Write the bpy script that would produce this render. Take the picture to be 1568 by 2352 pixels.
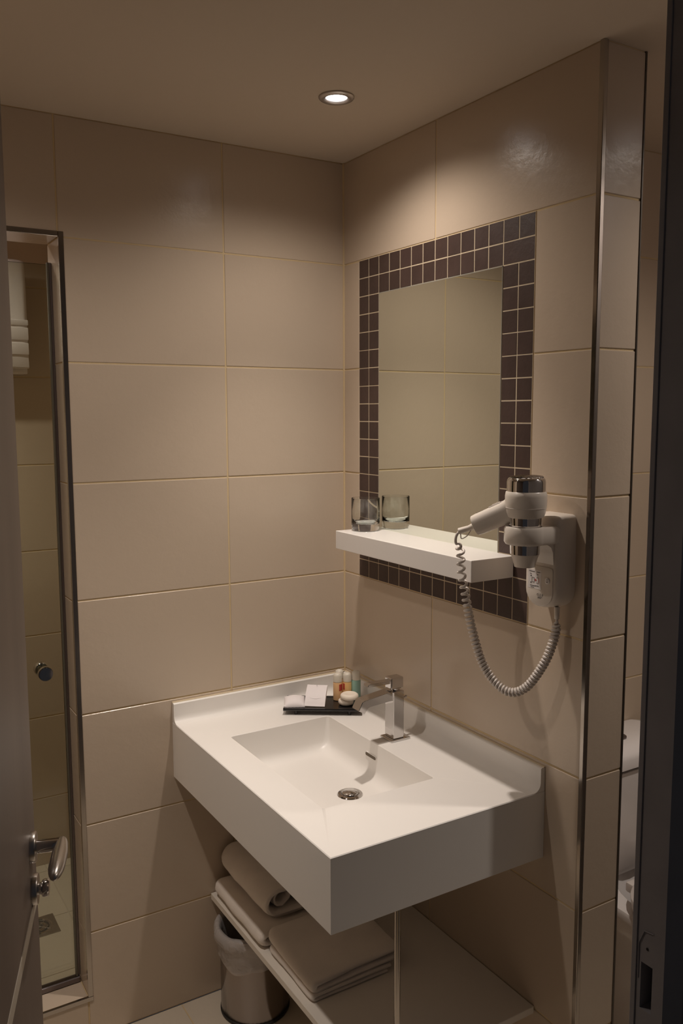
import bpy, bmesh, math, random
from mathutils import Vector, Matrix, noise
random.seed(7)
for o in list(bpy.data.objects): bpy.data.objects.remove(o, do_unlink=True)
scene = bpy.context.scene
COL = scene.collection

# ------------------------------------------------------------------ camera
cam_data = bpy.data.cameras.new('camera')
cam = bpy.data.objects.new('camera', cam_data); COL.objects.link(cam); scene.camera = cam
YAW, PITCH, ROLL, FPX = 0.5466, -0.1144, -0.0034, 1963.39
fwd = Vector((math.cos(PITCH)*math.sin(YAW), math.cos(PITCH)*math.cos(YAW), math.sin(PITCH)))
rgt = Vector((math.cos(YAW), -math.sin(YAW), 0)); upv = rgt.cross(fwd)
r2 = math.cos(ROLL)*rgt + math.sin(ROLL)*upv; u2 = -math.sin(ROLL)*rgt + math.cos(ROLL)*upv
mw = Matrix((r2, u2, -fwd)).transposed().to_4x4(); mw.translation = Vector((-1.3331, -2.1734, 1.672))
cam.matrix_world = mw
cam_data.sensor_fit = 'VERTICAL'; cam_data.sensor_height = 36.0
cam_data.lens = FPX*36.0/2352.0
cam_data.clip_start = 0.02; cam_data.clip_end = 50

# ------------------------------------------------------------------ world, exposure
world = bpy.data.worlds.new('hall_dusk'); scene.world = world; world.use_nodes = True
bg = world.node_tree.nodes['Background']
bg.inputs['Color'].default_value = (0.74, 0.74, 0.82, 1); bg.inputs['Strength'].default_value = 0.020
vs = scene.view_settings
vs.view_transform = 'Standard'; vs.look = 'None'; vs.gamma = 1.0; vs.use_curve_mapping = False
vs.exposure = 0.52
LAMP_COL = (1.0, 0.885, 0.79)
# watts of the wide spill and of the narrow beam of each downlight
LAMP_W = {'basin': (9.6, 23.0), 'toilet': (13.5, 16.0), 'entry': (9.0, 24.0), 'shower': (10.0, 17.0)}

# ------------------------------------------------------------------ materials
def mat(name, col, rough=0.5, metal=0.0, spec=0.5, bump=0.0, bscale=40.0, bdetail=4.0, var=0.0, vscale=6.0, objvar=0.0, rvar=0.0, coat=0.0, sss=0.0, emit=None, stretch=None, sheen=0.0):
    m = bpy.data.materials.new(name); m.use_nodes = True
    nt = m.node_tree; b = nt.nodes['Principled BSDF']
    b.inputs['Base Color'].default_value = (*col, 1); b.inputs['Roughness'].default_value = rough
    b.inputs['Metallic'].default_value = metal; b.inputs['Specular IOR Level'].default_value = spec
    b.inputs['Coat Weight'].default_value = coat
    if sheen: b.inputs['Sheen Weight'].default_value = sheen
    if sss:
        b.inputs['Subsurface Weight'].default_value = sss; b.inputs['Subsurface Radius'].default_value = (.01, .008, .006)
    if emit: b.inputs['Emission Color'].default_value = (*emit[0], 1); b.inputs['Emission Strength'].default_value = emit[1]
    if bump or var or objvar or rvar:
        tc = nt.nodes.new('ShaderNodeTexCoord'); oi = nt.nodes.new('ShaderNodeObjectInfo')
        mul = nt.nodes.new('ShaderNodeVectorMath'); mul.operation = 'MULTIPLY_ADD'
        mul.inputs[1].default_value = stretch or (1, 1, 1)
        sc = nt.nodes.new('ShaderNodeVectorMath'); sc.operation = 'SCALE'; sc.inputs[0].default_value = (37, 19, 53)
        nt.links.new(oi.outputs['Random'], sc.inputs['Scale'])
        nt.links.new(tc.outputs['Object'], mul.inputs[0]); nt.links.new(sc.outputs[0], mul.inputs[2])
        vec = mul.outputs[0]
        if bump:
            n = nt.nodes.new('ShaderNodeTexNoise'); n.inputs['Scale'].default_value = bscale; n.inputs['Detail'].default_value = bdetail
            n.inputs['Roughness'].default_value = 0.6
            nt.links.new(vec, n.inputs['Vector'])
            bp = nt.nodes.new('ShaderNodeBump'); bp.inputs['Strength'].default_value = 1.0; bp.inputs['Distance'].default_value = bump
            nt.links.new(n.outputs['Fac'], bp.inputs['Height']); nt.links.new(bp.outputs['Normal'], b.inputs['Normal'])
        if var or objvar:
            n2 = nt.nodes.new('ShaderNodeTexNoise'); n2.inputs['Scale'].default_value = vscale; n2.inputs['Detail'].default_value = 5
            nt.links.new(vec, n2.inputs['Vector'])
            mr = nt.nodes.new('ShaderNodeMapRange'); mr.inputs[1].default_value = 0.3; mr.inputs[2].default_value = 0.7
            mr.inputs[3].default_value = 1-var; mr.inputs[4].default_value = 1+var
            nt.links.new(n2.outputs['Fac'], mr.inputs[0])
            mo = nt.nodes.new('ShaderNodeMapRange'); mo.inputs[3].default_value = 1-objvar; mo.inputs[4].default_value = 1+objvar
            nt.links.new(oi.outputs['Random'], mo.inputs[0])
            mm = nt.nodes.new('ShaderNodeMath'); mm.operation = 'MULTIPLY'
            nt.links.new(mr.outputs[0], mm.inputs[0]); nt.links.new(mo.outputs[0], mm.inputs[1])
            vm = nt.nodes.new('ShaderNodeVectorMath'); vm.operation = 'SCALE'; vm.inputs[0].default_value = col
            nt.links.new(mm.outputs[0], vm.inputs['Scale']); nt.links.new(vm.outputs[0], b.inputs['Base Color'])
        if rvar:
            n3 = nt.nodes.new('ShaderNodeTexNoise'); n3.inputs['Scale'].default_value = bscale*.3
            nt.links.new(vec, n3.inputs['Vector'])
            mr3 = nt.nodes.new('ShaderNodeMapRange'); mr3.inputs[3].default_value = rough-rvar; mr3.inputs[4].default_value = rough+rvar
            nt.links.new(n3.outputs['Fac'], mr3.inputs[0]); nt.links.new(mr3.outputs[0], b.inputs['Roughness'])
    return m

def glassmat(name, tint, refl=0.9, ior=1.45):
    # thin pane: clear straight-through light with a fresnel reflection
    m = bpy.data.materials.new(name); m.use_nodes = True; nt = m.node_tree
    for n in list(nt.nodes): nt.nodes.remove(n)
    out = nt.nodes.new('ShaderNodeOutputMaterial'); mix = nt.nodes.new('ShaderNodeMixShader')
    tr = nt.nodes.new('ShaderNodeBsdfTransparent'); tr.inputs[0].default_value = (*tint, 1)
    gl = nt.nodes.new('ShaderNodeBsdfGlossy'); gl.inputs['Roughness'].default_value = 0.02; gl.inputs[0].default_value = (refl, refl, refl, 1)
    fr = nt.nodes.new('ShaderNodeFresnel'); fr.inputs['IOR'].default_value = ior
    nt.links.new(fr.outputs[0], mix.inputs[0]); nt.links.new(tr.outputs[0], mix.inputs[1]); nt.links.new(gl.outputs[0], mix.inputs[2])
    nt.links.new(mix.outputs[0], out.inputs[0])
    return m

def solidglass(name, col=(1, 1, 1), rough=0.0, ior=1.5):
    m = bpy.data.materials.new(name); m.use_nodes = True; b = m.node_tree.nodes['Principled BSDF']
    b.inputs['Base Color'].default_value = (*col, 1); b.inputs['Transmission Weight'].default_value = 1.0
    b.inputs['Roughness'].default_value = rough; b.inputs['IOR'].default_value = ior
    return m

M_TILE = mat('wall_tile', (0.57, 0.465, 0.36), 0.235, spec=0.5, bump=0.0006, bscale=34, bdetail=6, var=0.012, vscale=3, objvar=0.014)
M_FLOORTILE = mat('floor_tile', (0.66, 0.58, 0.47), 0.42, spec=0.4, bump=0.0006, bscale=45, var=0.03, vscale=4, objvar=0.02)
M_GROUT = mat('grout', (0.66, 0.515, 0.31), 0.9, spec=0.1, bump=0.0005, bscale=300)
M_MGROUT = mat('mosaic_grout', (0.60, 0.50, 0.36), 0.9, spec=0.1, bump=0.0004, bscale=300)
M_MOSAIC = mat('mosaic_tile', (0.060, 0.036, 0.030), 0.46, spec=0.45, bump=0.0005, bscale=90, var=0.10, vscale=25, objvar=0.10, rvar=0.08)
M_CEIL = mat('ceiling_paint', (0.62, 0.525, 0.42), 0.6, spec=0.25, bump=0.0003, bscale=60, bdetail=6)
M_PLAIN = mat('hall_paint', (0.20, 0.19, 0.19), 0.8, spec=0.2)
M_STONE = mat('white_solid_surface', (0.86, 0.83, 0.79), 0.34, spec=0.4, coat=0.0)
M_SHELFW = mat('white_shelf', (0.86, 0.83, 0.80), 0.18, spec=0.5)
M_BOARD = mat('shelf_board', (0.78, 0.725, 0.65), 0.45, spec=0.4)
M_CHROME = mat('chrome', (0.62, 0.60, 0.59), 0.07, metal=1.0)
M_STEEL = mat('brushed_steel', (0.50, 0.47, 0.44), 0.28, metal=1.0, bump=0.00005, bscale=200)
M_TRIM = mat('polished_steel_trim', (0.42, 0.38, 0.34), 0.16, metal=1.0, rvar=0.05, bscale=60)
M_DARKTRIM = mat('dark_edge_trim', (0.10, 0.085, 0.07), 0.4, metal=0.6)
M_MIRROR = mat('mirror_silver', (0.80, 0.83, 0.76), 0.004, metal=1.0)
M_MEDGE = mat('mirror_edge', (0.30, 0.29, 0.25), 0.3, spec=0.6)
M_PANE = glassmat('shower_pane', (0.86, 0.88, 0.82), 0.8)
M_SEAL = mat('grey_seal', (0.16, 0.15, 0.12), 0.35, metal=0.4)
M_RAIL = mat('rail_metal', (0.22, 0.19, 0.19), 0.35, metal=0.9)
M_PLASTIC = mat('ivory_plastic', (0.78, 0.71, 0.63), 0.28, spec=0.5)
M_CORD = mat('cord_plastic', (0.68, 0.62, 0.57), 0.35, spec=0.5)
M_PRINT = mat('dark_print', (0.05, 0.05, 0.055), 0.6)
M_RED = mat('red_print', (0.55, 0.06, 0.05), 0.5)
M_STICKER = mat('sticker', (0.80, 0.76, 0.74), 0.4)
M_GLASS = solidglass('tumbler_glass', (0.97, 0.99, 0.98))
M_TOWEL = mat('towel_cotton', (0.85, 0.77, 0.69), 0.95, spec=0.1, bump=0.0008, bscale=900, bdetail=2, var=0.05, vscale=14, sheen=0.3)
M_TOWELW = mat('towel_white', (0.86, 0.80, 0.79), 0.95, spec=0.1, bump=0.0008, bscale=900, bdetail=2, sheen=0.3)
M_BLACK = mat('black_tray', (0.012, 0.011, 0.011), 0.25, spec=0.5)
M_PAPER = mat('white_paper', (0.84, 0.79, 0.79), 0.5, spec=0.3)
M_CAP = mat('frosted_cap', (0.70, 0.65, 0.56), 0.3, spec=0.5, sss=0.4)
M_ORANGE = mat('orange_gel', (0.80, 0.50, 0.26), 0.25, spec=0.5, sss=0.2)
M_AMBER = mat('amber_gel', (0.78, 0.48, 0.20), 0.25, spec=0.5, sss=0.2)
M_GREEN = mat('green_gel', (0.36, 0.58, 0.50), 0.25, spec=0.5, sss=0.2)
M_SOAP = mat('soap', (0.84, 0.75, 0.64), 0.45, spec=0.4, sss=0.2, bump=0.0008, bscale=60)
M_BIN = mat('bin_steel', (0.42, 0.37, 0.345), 0.20, metal=1.0, rvar=0.04, bscale=20)
M_BINBASE = mat('bin_base', (0.012, 0.012, 0.012), 0.5)
M_DOOR = mat('door_laminate', (0.16, 0.125, 0.105), 0.42, spec=0.5, bump=0.0002, bscale=30, var=0.12, vscale=10, stretch=(1, 1, .08))
M_INLAY = mat('door_inlay', (0.60, 0.54, 0.45), 0.4)
M_FRAME = mat('grey_frame_paint', (0.30, 0.28, 0.285), 0.45, spec=0.4, bump=0.0003, bscale=25, var=0.08, vscale=12)
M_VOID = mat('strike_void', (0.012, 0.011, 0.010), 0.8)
M_CERAMIC = mat('ceramic', (0.83, 0.79, 0.77), 0.12, spec=0.5)
M_SEAT = mat('toilet_seat', (0.80, 0.74, 0.70), 0.25)
M_LENS = mat('lamp_lens', (1, 1, 1), 0.3, emit=((1.0, 0.95, 0.95), 9.0))
M_RING = mat('lamp_ring', (0.50, 0.46, 0.43), 0.35, metal=0.85)
def linermat():
    m = bpy.data.materials.new('bin_liner'); m.use_nodes = True; nt = m.node_tree
    b = nt.nodes['Principled BSDF']; b.inputs['Base Color'].default_value = (0.72, 0.68, 0.66, 1); b.inputs['Roughness'].default_value = 0.25
    out = nt.nodes['Material Output']; tr = nt.nodes.new('ShaderNodeBsdfTransparent'); mx = nt.nodes.new('ShaderNodeMixShader')
    mx.inputs[0].default_value = 0.5
    nt.links.new(tr.outputs[0], mx.inputs[1]); nt.links.new(b.outputs[0], mx.inputs[2]); nt.links.new(mx.outputs[0], out.inputs[0])
    tc = nt.nodes.new('ShaderNodeTexCoord'); n = nt.nodes.new('ShaderNodeTexNoise'); n.inputs['Scale'].default_value = 28; n.inputs['Distortion'].default_value = 1.2
    bp = nt.nodes.new('ShaderNodeBump'); bp.inputs['Distance'].default_value = 0.006
    nt.links.new(tc.outputs['Object'], n.inputs['Vector']); nt.links.new(n.outputs['Fac'], bp.inputs['Height']); nt.links.new(bp.outputs['Normal'], b.inputs['Normal'])
    return m
M_LINER = linermat()

# ------------------------------------------------------------------ helpers
WM = {}      # world matrices of roots
def tag(o, label=None, cat=None, group=None, kind=None):
    if label: o['label'] = label
    if cat: o['category'] = cat
    if group: o['group'] = group
    if kind: o['kind'] = kind
    return o
def thing(name, label, cat, loc=(0, 0, 0), rz=0.0, group=None, kind=None):
    o = bpy.data.objects.new(name, None); COL.objects.link(o); o.empty_display_size = 0.05
    o.location = loc; o.rotation_euler = (0, 0, rz)
    WM[o.name] = Matrix.Translation(loc) @ Matrix.Rotation(rz, 4, 'Z')
    return tag(o, label, cat, group, kind)
def link(name, me, parent=None):
    o = bpy.data.objects.new(name, me); COL.objects.link(o)
    if parent is not None: o.parent = parent; WM[o.name] = WM[parent.name]
    else: WM[o.name] = Matrix.Identity(4)
    return o
def obj(name, bm, m, parent=None, local=False, smooth=False, angle=40):
    """one mesh object; geometry in world coordinates unless local"""
    if parent is not None and not local: bm.transform(WM[parent.name].inverted())
    bmesh.ops.recalc_face_normals(bm, faces=bm.faces[:])
    me = bpy.data.meshes.new(name); bm.to_mesh(me); bm.free()
    me.materials.append(m)
    if smooth:
        for p in me.polygons: p.use_smooth = True
        try: me.set_sharp_from_angle(angle=math.radians(angle))
        except Exception: pass
    return link(name, me, parent)
def box(bm, a, b, bev=0.0, seg=2):
    x0, x1 = sorted((a[0], b[0])); y0, y1 = sorted((a[1], b[1])); z0, z1 = sorted((a[2], b[2]))
    r = bmesh.ops.create_cube(bm, size=1.0)
    vs_ = r['verts']
    for v in vs_:
        v.co = Vector((x0+(v.co.x+.5)*(x1-x0), y0+(v.co.y+.5)*(y1-y0), z0+(v.co.z+.5)*(z1-z0)))
    if bev:
        es = list({e for v in vs_ for e in v.link_edges})
        bmesh.ops.bevel(bm, geom=es, offset=bev, segments=seg, affect='EDGES', profile=0.5, clamp_overlap=True)
    return bm
def B(a, b, bev=0.0, seg=2): return box(bmesh.new(), a, b, bev, seg)
def loft(bm, rings, cap=True, closed=True):
    vr = [[bm.verts.new(p) for p in r] for r in rings]
    n = len(vr[0])
    for i in range(len(vr)-1):
        for j in range(n if closed else n-1):
            k = (j+1) % n
            bm.faces.new((vr[i][j], vr[i][k], vr[i+1][k], vr[i+1][j]))
    if cap:
        for r in (vr[0], vr[-1]):
            try: bm.faces.new(r)
            except ValueError: pass
    return bm
def lathe(bm, prof, c=(0, 0, 0), n=32, axis=None, cap=True):
    rings = []
    q = Vector((0, 0, 1)).rotation_difference(Vector(axis)) if axis else None
    for r, z in prof:
        ring = []
        for i in range(n):
            t = 2*math.pi*i/n; v = Vector((max(r, 1e-5)*math.cos(t), max(r, 1e-5)*math.sin(t), z))
            if q: v = q @ v
            ring.append(v+Vector(c))
        rings.append(ring)
    return loft(bm, rings, cap)
def tube(bm, pts, rad, n=8, cap=True):
    pts = [Vector(p) for p in pts]; rings = []
    t0 = (pts[1]-pts[0]).normalized(); a = t0.orthogonal().normalized()
    for i, p in enumerate(pts):
        t = (pts[min(i+1, len(pts)-1)]-pts[max(i-1, 0)]).normalized()
        a = (a - t*a.dot(t)).normalized(); b = t.cross(a)
        r = rad(i/(len(pts)-1)) if callable(rad) else rad
        rings.append([p+a*math.cos(2*math.pi*k/n)*r+b*math.sin(2*math.pi*k/n)*r for k in range(n)])
    return loft(bm, rings, cap)
def prism(bm, poly, f0, f1):
    """poly of 2D points, f0/f1 map a 2D point to 3D for the two ends"""
    return loft(bm, [[f0(*p) for p in poly], [f1(*p) for p in poly]])
def catmull(P, m=8):
    P = [Vector(p) for p in P]; out = []
    for i in range(len(P)-1):
        p0 = P[max(i-1, 0)]; p1 = P[i]; p2 = P[i+1]; p3 = P[min(i+2, len(P)-1)]
        for k in range(m):
            t = k/m
            out.append(.5*((2*p1)+(p2-p0)*t+(2*p0-5*p1+4*p2-p3)*t*t+(3*p1-p0-3*p2+p3)*t**3))
    out.append(P[-1]); return out
def rrect(x0, x1, y0, y1, r, n=5):
    pts = []
    for cx, cy, a0 in ((x1-r, y1-r, 0), (x0+r, y1-r, 90), (x0+r, y0+r, 180), (x1-r, y0+r, 270)):
        for k in range(n+1):
            a = math.radians(a0+90*k/n); pts.append((cx+r*math.cos(a), cy+r*math.sin(a)))
    return pts
_tilecache = {}
def tiles(parent, axis, plane, rects, out, m=M_TILE, gap=0.004, depth=0.010, bev=0.0012, name='tile'):
    """rects (a0,a1,b0,b1) in the wall's plane; out = +1/-1 side the face looks to; every tile an object, alike ones share a mesh"""
    for (a0, a1, b0, b1) in rects:
        a0, a1 = sorted((a0, a1)); b0, b1 = sorted((b0, b1))
        w, h = a1-a0-gap, b1-b0-gap
        if w < .004 or h < .004: continue
        key = (axis, round(w, 4), round(h, 4), m.name, depth, bev)
        if key not in _tilecache:
            bm = bmesh.new(); hw, hh, hd = w/2, h/2, depth/2
            e = {'x': ((-hd, -hw, -hh), (hd, hw, hh)), 'y': ((-hw, -hd, -hh), (hw, hd, hh)), 'z': ((-hw, -hh, -hd), (hw, hh, hd))}[axis]
            box(bm, e[0], e[1], bev, 1)
            me = bpy.data.meshes.new(name); bm.to_mesh(me); bm.free(); me.materials.append(m); _tilecache[key] = me
        o = link(name, _tilecache[key], parent)
        ca, cb = (a0+a1)/2, (b0+b1)/2; cn = plane-out*depth/2 + out*random.uniform(-.0003, .0002)
        p = {'x': (cn, ca, cb), 'y': (ca, cn, cb), 'z': (ca, cb, cn)}[axis]
        o.location = WM[parent.name].inverted() @ Vector(p)
def ribbon(path, ht, f, ss, wob=0.0, ws=9.0, endround=0.5, seed=0.0, taper=None, rb=3):
    """a folded cloth: 2D centre line path with half thickness ht, carried along ss by f(u, v, s)"""
    P = [Vector((p[0], p[1])) for p in path]; L = []; R = []
    for i, p in enumerate(P):
        t = (P[min(i+1, len(P)-1)]-P[max(i-1, 0)]).normalized(); nrm = Vector((-t.y, t.x))
        L.append((p, nrm))
    t0 = (P[1]-P[0]).normalized(); t1 = (P[-1]-P[-2]).normalized()
    bm = bmesh.new(); rings = []
    prof = [(-1 + 2*i/(len(ss)-1)) for i in range(len(ss))]
    for i, s in enumerate(ss):
        edge = min(i, len(ss)-1-i)
        k = 1.0 if edge >= rb else (1-endround*(1-math.sqrt(max(0, 1-(1-edge/rb)**2))))
        h = ht*k
        ring2 = [p+nm*h for p, nm in L]
        ring2 += [P[-1]+t1*h*.8+L[-1][1]*h*.5, P[-1]+t1*h*.8-L[-1][1]*h*.5]
        ring2 += [p-nm*h for p, nm in reversed(L)]
        ring2 += [P[0]-t0*h*.8-L[0][1]*h*.5, P[0]-t0*h*.8+L[0][1]*h*.5]
        ring = []
        for q in ring2:
            u, v = q.x, q.y
            if taper: u, v = taper(u, v, i/(len(ss)-1))
            w = Vector(f(u, v, s))
            if wob:
                w = w+Vector(noise.noise_vector(w*ws+Vector((seed, seed, 0))))*wob+Vector(noise.noise_vector(w*ws*4+Vector((0, seed, 0))))*wob*.3
            ring.append(w)
        rings.append(ring)
    return loft(bm, rings)
def arc(cx, cy, r, a0, a1, n=8, ry=None):
    return [(cx+r*math.cos(math.radians(a0+(a1-a0)*k/n)), cy+(ry or r)*math.sin(math.radians(a0+(a1-a0)*k/n))) for k in range(n+1)]
def text_mesh(bm, s, size, f):
    cu = bpy.data.curves.new('t', 'FONT'); cu.body = s; cu.size = size; cu.extrude = 0.0002; cu.align_x = 'CENTER'; cu.align_y = 'CENTER'; cu.resolution_u = 2
    o = bpy.data.objects.new('t', cu); COL.objects.link(o)
    dg = bpy.context.evaluated_depsgraph_get(); me = bpy.data.meshes.new_from_object(o.evaluated_get(dg))
    b0 = len(bm.verts); bm.from_mesh(me); bm.verts.ensure_lookup_table()
    for v in bm.verts[b0:]: v.co = Vector(f(v.co.x, v.co.y, v.co.z))
    bpy.data.objects.remove(o, do_unlink=True); bpy.data.curves.remove(cu); bpy.data.meshes.remove(me)
    return bm

# ================================================================== the room
H = 2.385; J = [2.385, 2.1, 1.8, 1.5, 1.2, 0.9, 0.6, 0.3, 0.0]
WEND = -0.959            # near end of the mirror wall
PIER = 0.119             # thickness of the partition
SHX = -0.809             # right edge of the shower opening
XL, XR = -1.55, 1.0      # left wall, right wall of the toilet niche
YN = -0.53               # back wall of the toilet niche
YD0, YD1 = -1.464, -1.510  # door wall
G = 0.0016               # backing lies this far behind the tile faces

def struct(name, bm, m, label, cat): return tag(obj(name, bm, m), label, cat, kind='structure')

# floor
bm = bmesh.new(); box(bm, (XL-.1, YD1-1.0, -.12), (XR+.1, .0, -G))
floor = struct('floor', bm, M_GROUT, 'cream tiled bathroom floor below the floating basin', 'floor')
fr = []
xs = [XL, -1.45, -1.0, -.55, -.10, .35, .80, XR]; ys = [0, -.31, -.76, -1.21, YD1]
for i in range(len(xs)-1):
    for j in range(len(ys)-1): fr.append((xs[i], xs[i+1], ys[j+1], ys[j]))
tiles(floor, 'z', 0.0, fr, 1, M_FLOORTILE, gap=.003)
# ceiling
struct('ceiling', B((XL-.1, YD1, H), (XR+.1, 1.05, H+.1)), M_CEIL, 'smooth beige-white painted ceiling with a recessed lamp', 'ceiling')

# wall_left: tiled wall with the shower opening (faces the door)
bm = bmesh.new()
box(bm, (SHX+.002, G, 0), (0.13, .12, H)); box(bm, (XL-.1, G, 2.1+.002), (SHX+.002, .12, H)); box(bm, (XL-.1, G, 0), (SHX+.002, .118, .12-G))
wl = struct('wall_left', bm, M_GROUT, 'beige tiled wall with shower opening, left of the mirror corner', 'wall')
C1 = -0.377
rc = []
for k in range(8):
    rc += [(0, C1, J[k+1], J[k]), (C1, SHX if k else -.811, J[k+1], J[k])]
rc += [(-.811, -1.411, J[1], J[0]), (-1.411, XL, J[1], J[0]), (SHX, -1.3, 0, .12), (-1.3, XL, 0, .12)]
tiles(wl, 'y', 0.0, rc, -1)
tiles(wl, 'x', SHX, [(.0, .12, max(J[k+1], .12), J[k]) for k in range(1, 8)], -1, gap=.003)       # reveal
tiles(wl, 'z', .12, [(SHX, -1.25, 0, .118), (-1.25, XL, 0, .118)], 1, gap=.003)
tiles(wl, 'z', 2.1, [(SHX, -1.25, 0, .12), (-1.25, XL, 0, .12)], -1, gap=.003)
# edge trims of the opening
T = .013
struct('trim_1', B((SHX-.001, -.0022, .12), (SHX+T-.001, .006, 2.1+T), .001, 1), M_TRIM, 'upright steel edge strip beside the shower opening', 'trim')
struct('trim_2', B((XL, -.0022, 2.1), (SHX-.0015, .006, 2.1+T), .001, 1), M_TRIM, 'level steel edge strip over the shower opening', 'trim')
struct('trim_3', B((XL, -.0022, .12-T), (SHX+T, .006, .1205), .001, 1), M_TRIM, 'level steel edge strip along the shower sill', 'trim')

# wall_right: mirror wall with mosaic field
bm = box(bmesh.new(), (G, WEND+.003, 0), (.06, 0.0, H))
wr = struct('wall_right', bm, M_GROUT, 'beige tiled wall with brown mosaic border around the mirror', 'wall')
VJ, MS, ME = -0.433, -0.083, -0.783
rc = []
for k in range(8):
    if k in (1, 2, 3): rc += [(0, MS, J[k+1], J[k]), (ME, WEND+.004, J[k+1], J[k])]
    else: rc += [(0, VJ, J[k+1], J[k]), (VJ, WEND+.004, J[k+1], J[k])]
tiles(wr, 'x', 0.0, rc, -1)
# mosaic bed and mosaic tiles
obj('mosaic_bed', B((.0002, ME, 1.2), (.0028, MS, 2.1)), M_MGROUT, wr)
rc = []
for r in range(18):
    for c in range(14):
        if 2 <= c < 12 and 2 <= r < 16: continue
        y0 = MS-.05*c; z1 = 2.1-.05*r
        if r == 1 and c == 12: rc.append((y0, y0-.1, z1-.05, z1)); continue
        if r == 1 and c == 13: continue
        rc.append((y0, y0-.05, z1-.05, z1))
tiles(wr, 'x', -0.0004, rc, -1, M_MOSAIC, gap=.0022, depth=.005, bev=.0007, name='mosaic_tile')
# corner joint
struct('trim_4', B((-.0035, -.0035, 0), (.003, .003, H), .001, 1), M_GROUT, 'cream sealant joint in the corner of the two tiled walls', 'trim')

# partition end and its toilet side
bm = box(bmesh.new(), (.0605, WEND+G, 0), (PIER-G, YN-.001, H)); box(bm, (G, WEND+G, 0), (.061, WEND+.004, H))
wp = struct('wall_partition', bm, M_GROUT, 'narrow tiled end of the partition between basin and toilet', 'wall')
tiles(wp, 'y', WEND, [(.004, PIER, J[k+1], J[k]) for k in range(8)], -1)
tiles(wp, 'x', PIER, [(WEND+.001, YN, J[k+1], J[k]) for k in range(8)], 1)
struct('trim_5', B((-.0025, WEND-.0025, 0), (.0095, WEND+.0095, H), .0015, 2), M_TRIM, 'tall steel corner strip right of the hair dryer', 'trim')
struct('trim_6', B((PIER-.003, WEND-.002, 0), (PIER+.002, WEND+.004, H), .0008, 1), M_DARKTRIM, 'dark thin edge strip on the toilet side of the partition', 'trim')

# toilet niche
wn = struct('wall_back', B((PIER-G, YN+G, 0), (XR+.1, YN+.06, H)), M_GROUT, 'beige tiled wall behind the toilet', 'wall')
tiles(wn, 'y', YN, [(a, b, J[k+1], J[k]) for k in range(8) for a, b in ((PIER, .42), (.42, .87), (.87, XR))], -1)
ws_ = struct('wall_side', B((XR+G, YD1, 0), (XR+.1, YN+.06, H)), M_GROUT, 'beige tiled wall on the far side of the toilet', 'wall')
tiles(ws_, 'x', XR, [(a, b, J[k+1], J[k]) for k in range(8) for a, b in ((YN, -.98), (-.98, YD0))], -1)
wx = struct('wall_entry', B((XL-.1, YD1, 0), (XL-G, 1.05, H)), M_GROUT, 'beige tiled wall behind the open door', 'wall')
tiles(wx, 'x', XL, [(a, b, J[k+1], J[k]) for k in range(8) for a, b in ((0, -.45), (-.45, -.9), (-.9, -1.35), (-1.35, YD0))], 1)

# shower cubicle
SF = .05; SY = .90; SXR = -.55
sb = struct('wall_shower', B((XL-.1, SY+G, 0), (SXR+.06, SY+.1, H)), M_GROUT, 'tiled rear wall of the shower seen through glass', 'wall')
tiles(sb, 'y', SY, [(a, b, J[k+1], J[k]) for k in range(8) for a, b in ((SXR, -1.0), (-1.0, XL))], -1)
sw = struct('wall_shower_side', B((SXR+G, .12, 0), (SXR+.06, SY+.1, H)), M_GROUT, 'tiled side wall inside the shower', 'wall')
tiles(sw, 'x', SXR, [(a, b, J[k+1], J[k]) for k in range(8) for a, b in ((.12, .5), (.5, SY))], -1)
tiles(wx, 'x', XL, [(a, b, J[k+1], J[k]) for k in range(8) for a, b in ((.12, .5), (.5, SY))], 1)
sfl = struct('floor_shower', B((XL-.1, .118, -.05), (SXR+.06, SY+.1, SF-.002)), mat('shower_grout', (0.60, 0.53, 0.43), .9), 'pale tiled shower floor with a square drain', 'floor')
xs = [SXR, -.73, -1.03, -1.33, XL]; ys = [.12, .25, .55, .85, SY]
tiles(sfl, 'z', SF, [(xs[i], xs[i+1], ys[j], ys[j+1]) for i in range(4) for j in range(4)], 1, M_FLOORTILE, gap=.0025, depth=.006)

# door wall
bm = bmesh.new(); JX, HX, DH = -.45, -1.33, 2.26
box(bm, (JX+.04, YD1, 0), (XR+.1, YD0, H)); box(bm, (XL-.1, YD1, 0), (HX-.04, YD0, H)); box(bm, (HX-.04, YD1, DH+.04), (JX+.04, YD0, H))
struct('wall_front', bm, M_PLAIN, 'dark hall side of the wall around the doorway', 'wall')

# ================================================================== door frame
df = thing('door_frame', 'grey painted door frame at the right edge, with a latch hole', 'door frame', (JX, YD0, 0), kind='structure')
bm = bmesh.new(); hz0, hz1, hy0, hy1 = .888, .953, -1.4965, -1.4785
y0, y1 = YD1-.004, YD0+.0005
box(bm, (JX, y0, hz1), (JX+.04, y1, DH+.04)); box(bm, (JX, y0, 0), (JX+.04, y1, hz0))
box(bm, (JX, hy1, hz0), (JX+.04, y1, hz1)); box(bm, (JX, y0, hz0), (JX+.04, hy0, hz1))
obj('jamb', bm, M_FRAME, df)
bm = B((JX-.0015, y1-.008, 0), (JX, y1, DH), .0015, 2); obj('bead', bm, M_FRAME, df)
obj('pocket_shade', B((JX+.022, hy0-.002, hz0-.004), (JX+.03, hy1+.002, hz1+.004)), M_VOID, df)  # near-black backing, the shade inside the latch hole given as colour
bm = bmesh.new()
for s in (0,):
    tube(bm, [(JX-.0003, hy1+.004, hz0+.04), (JX-.0008, hy1+.004, hz1+.025), (JX-.0008, hy1-.004, hz1+.045), (JX-.0003, hy0, hz1+.047)], .0006, 6)
obj('plate_edge', bm, M_FRAME, df)
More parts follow.
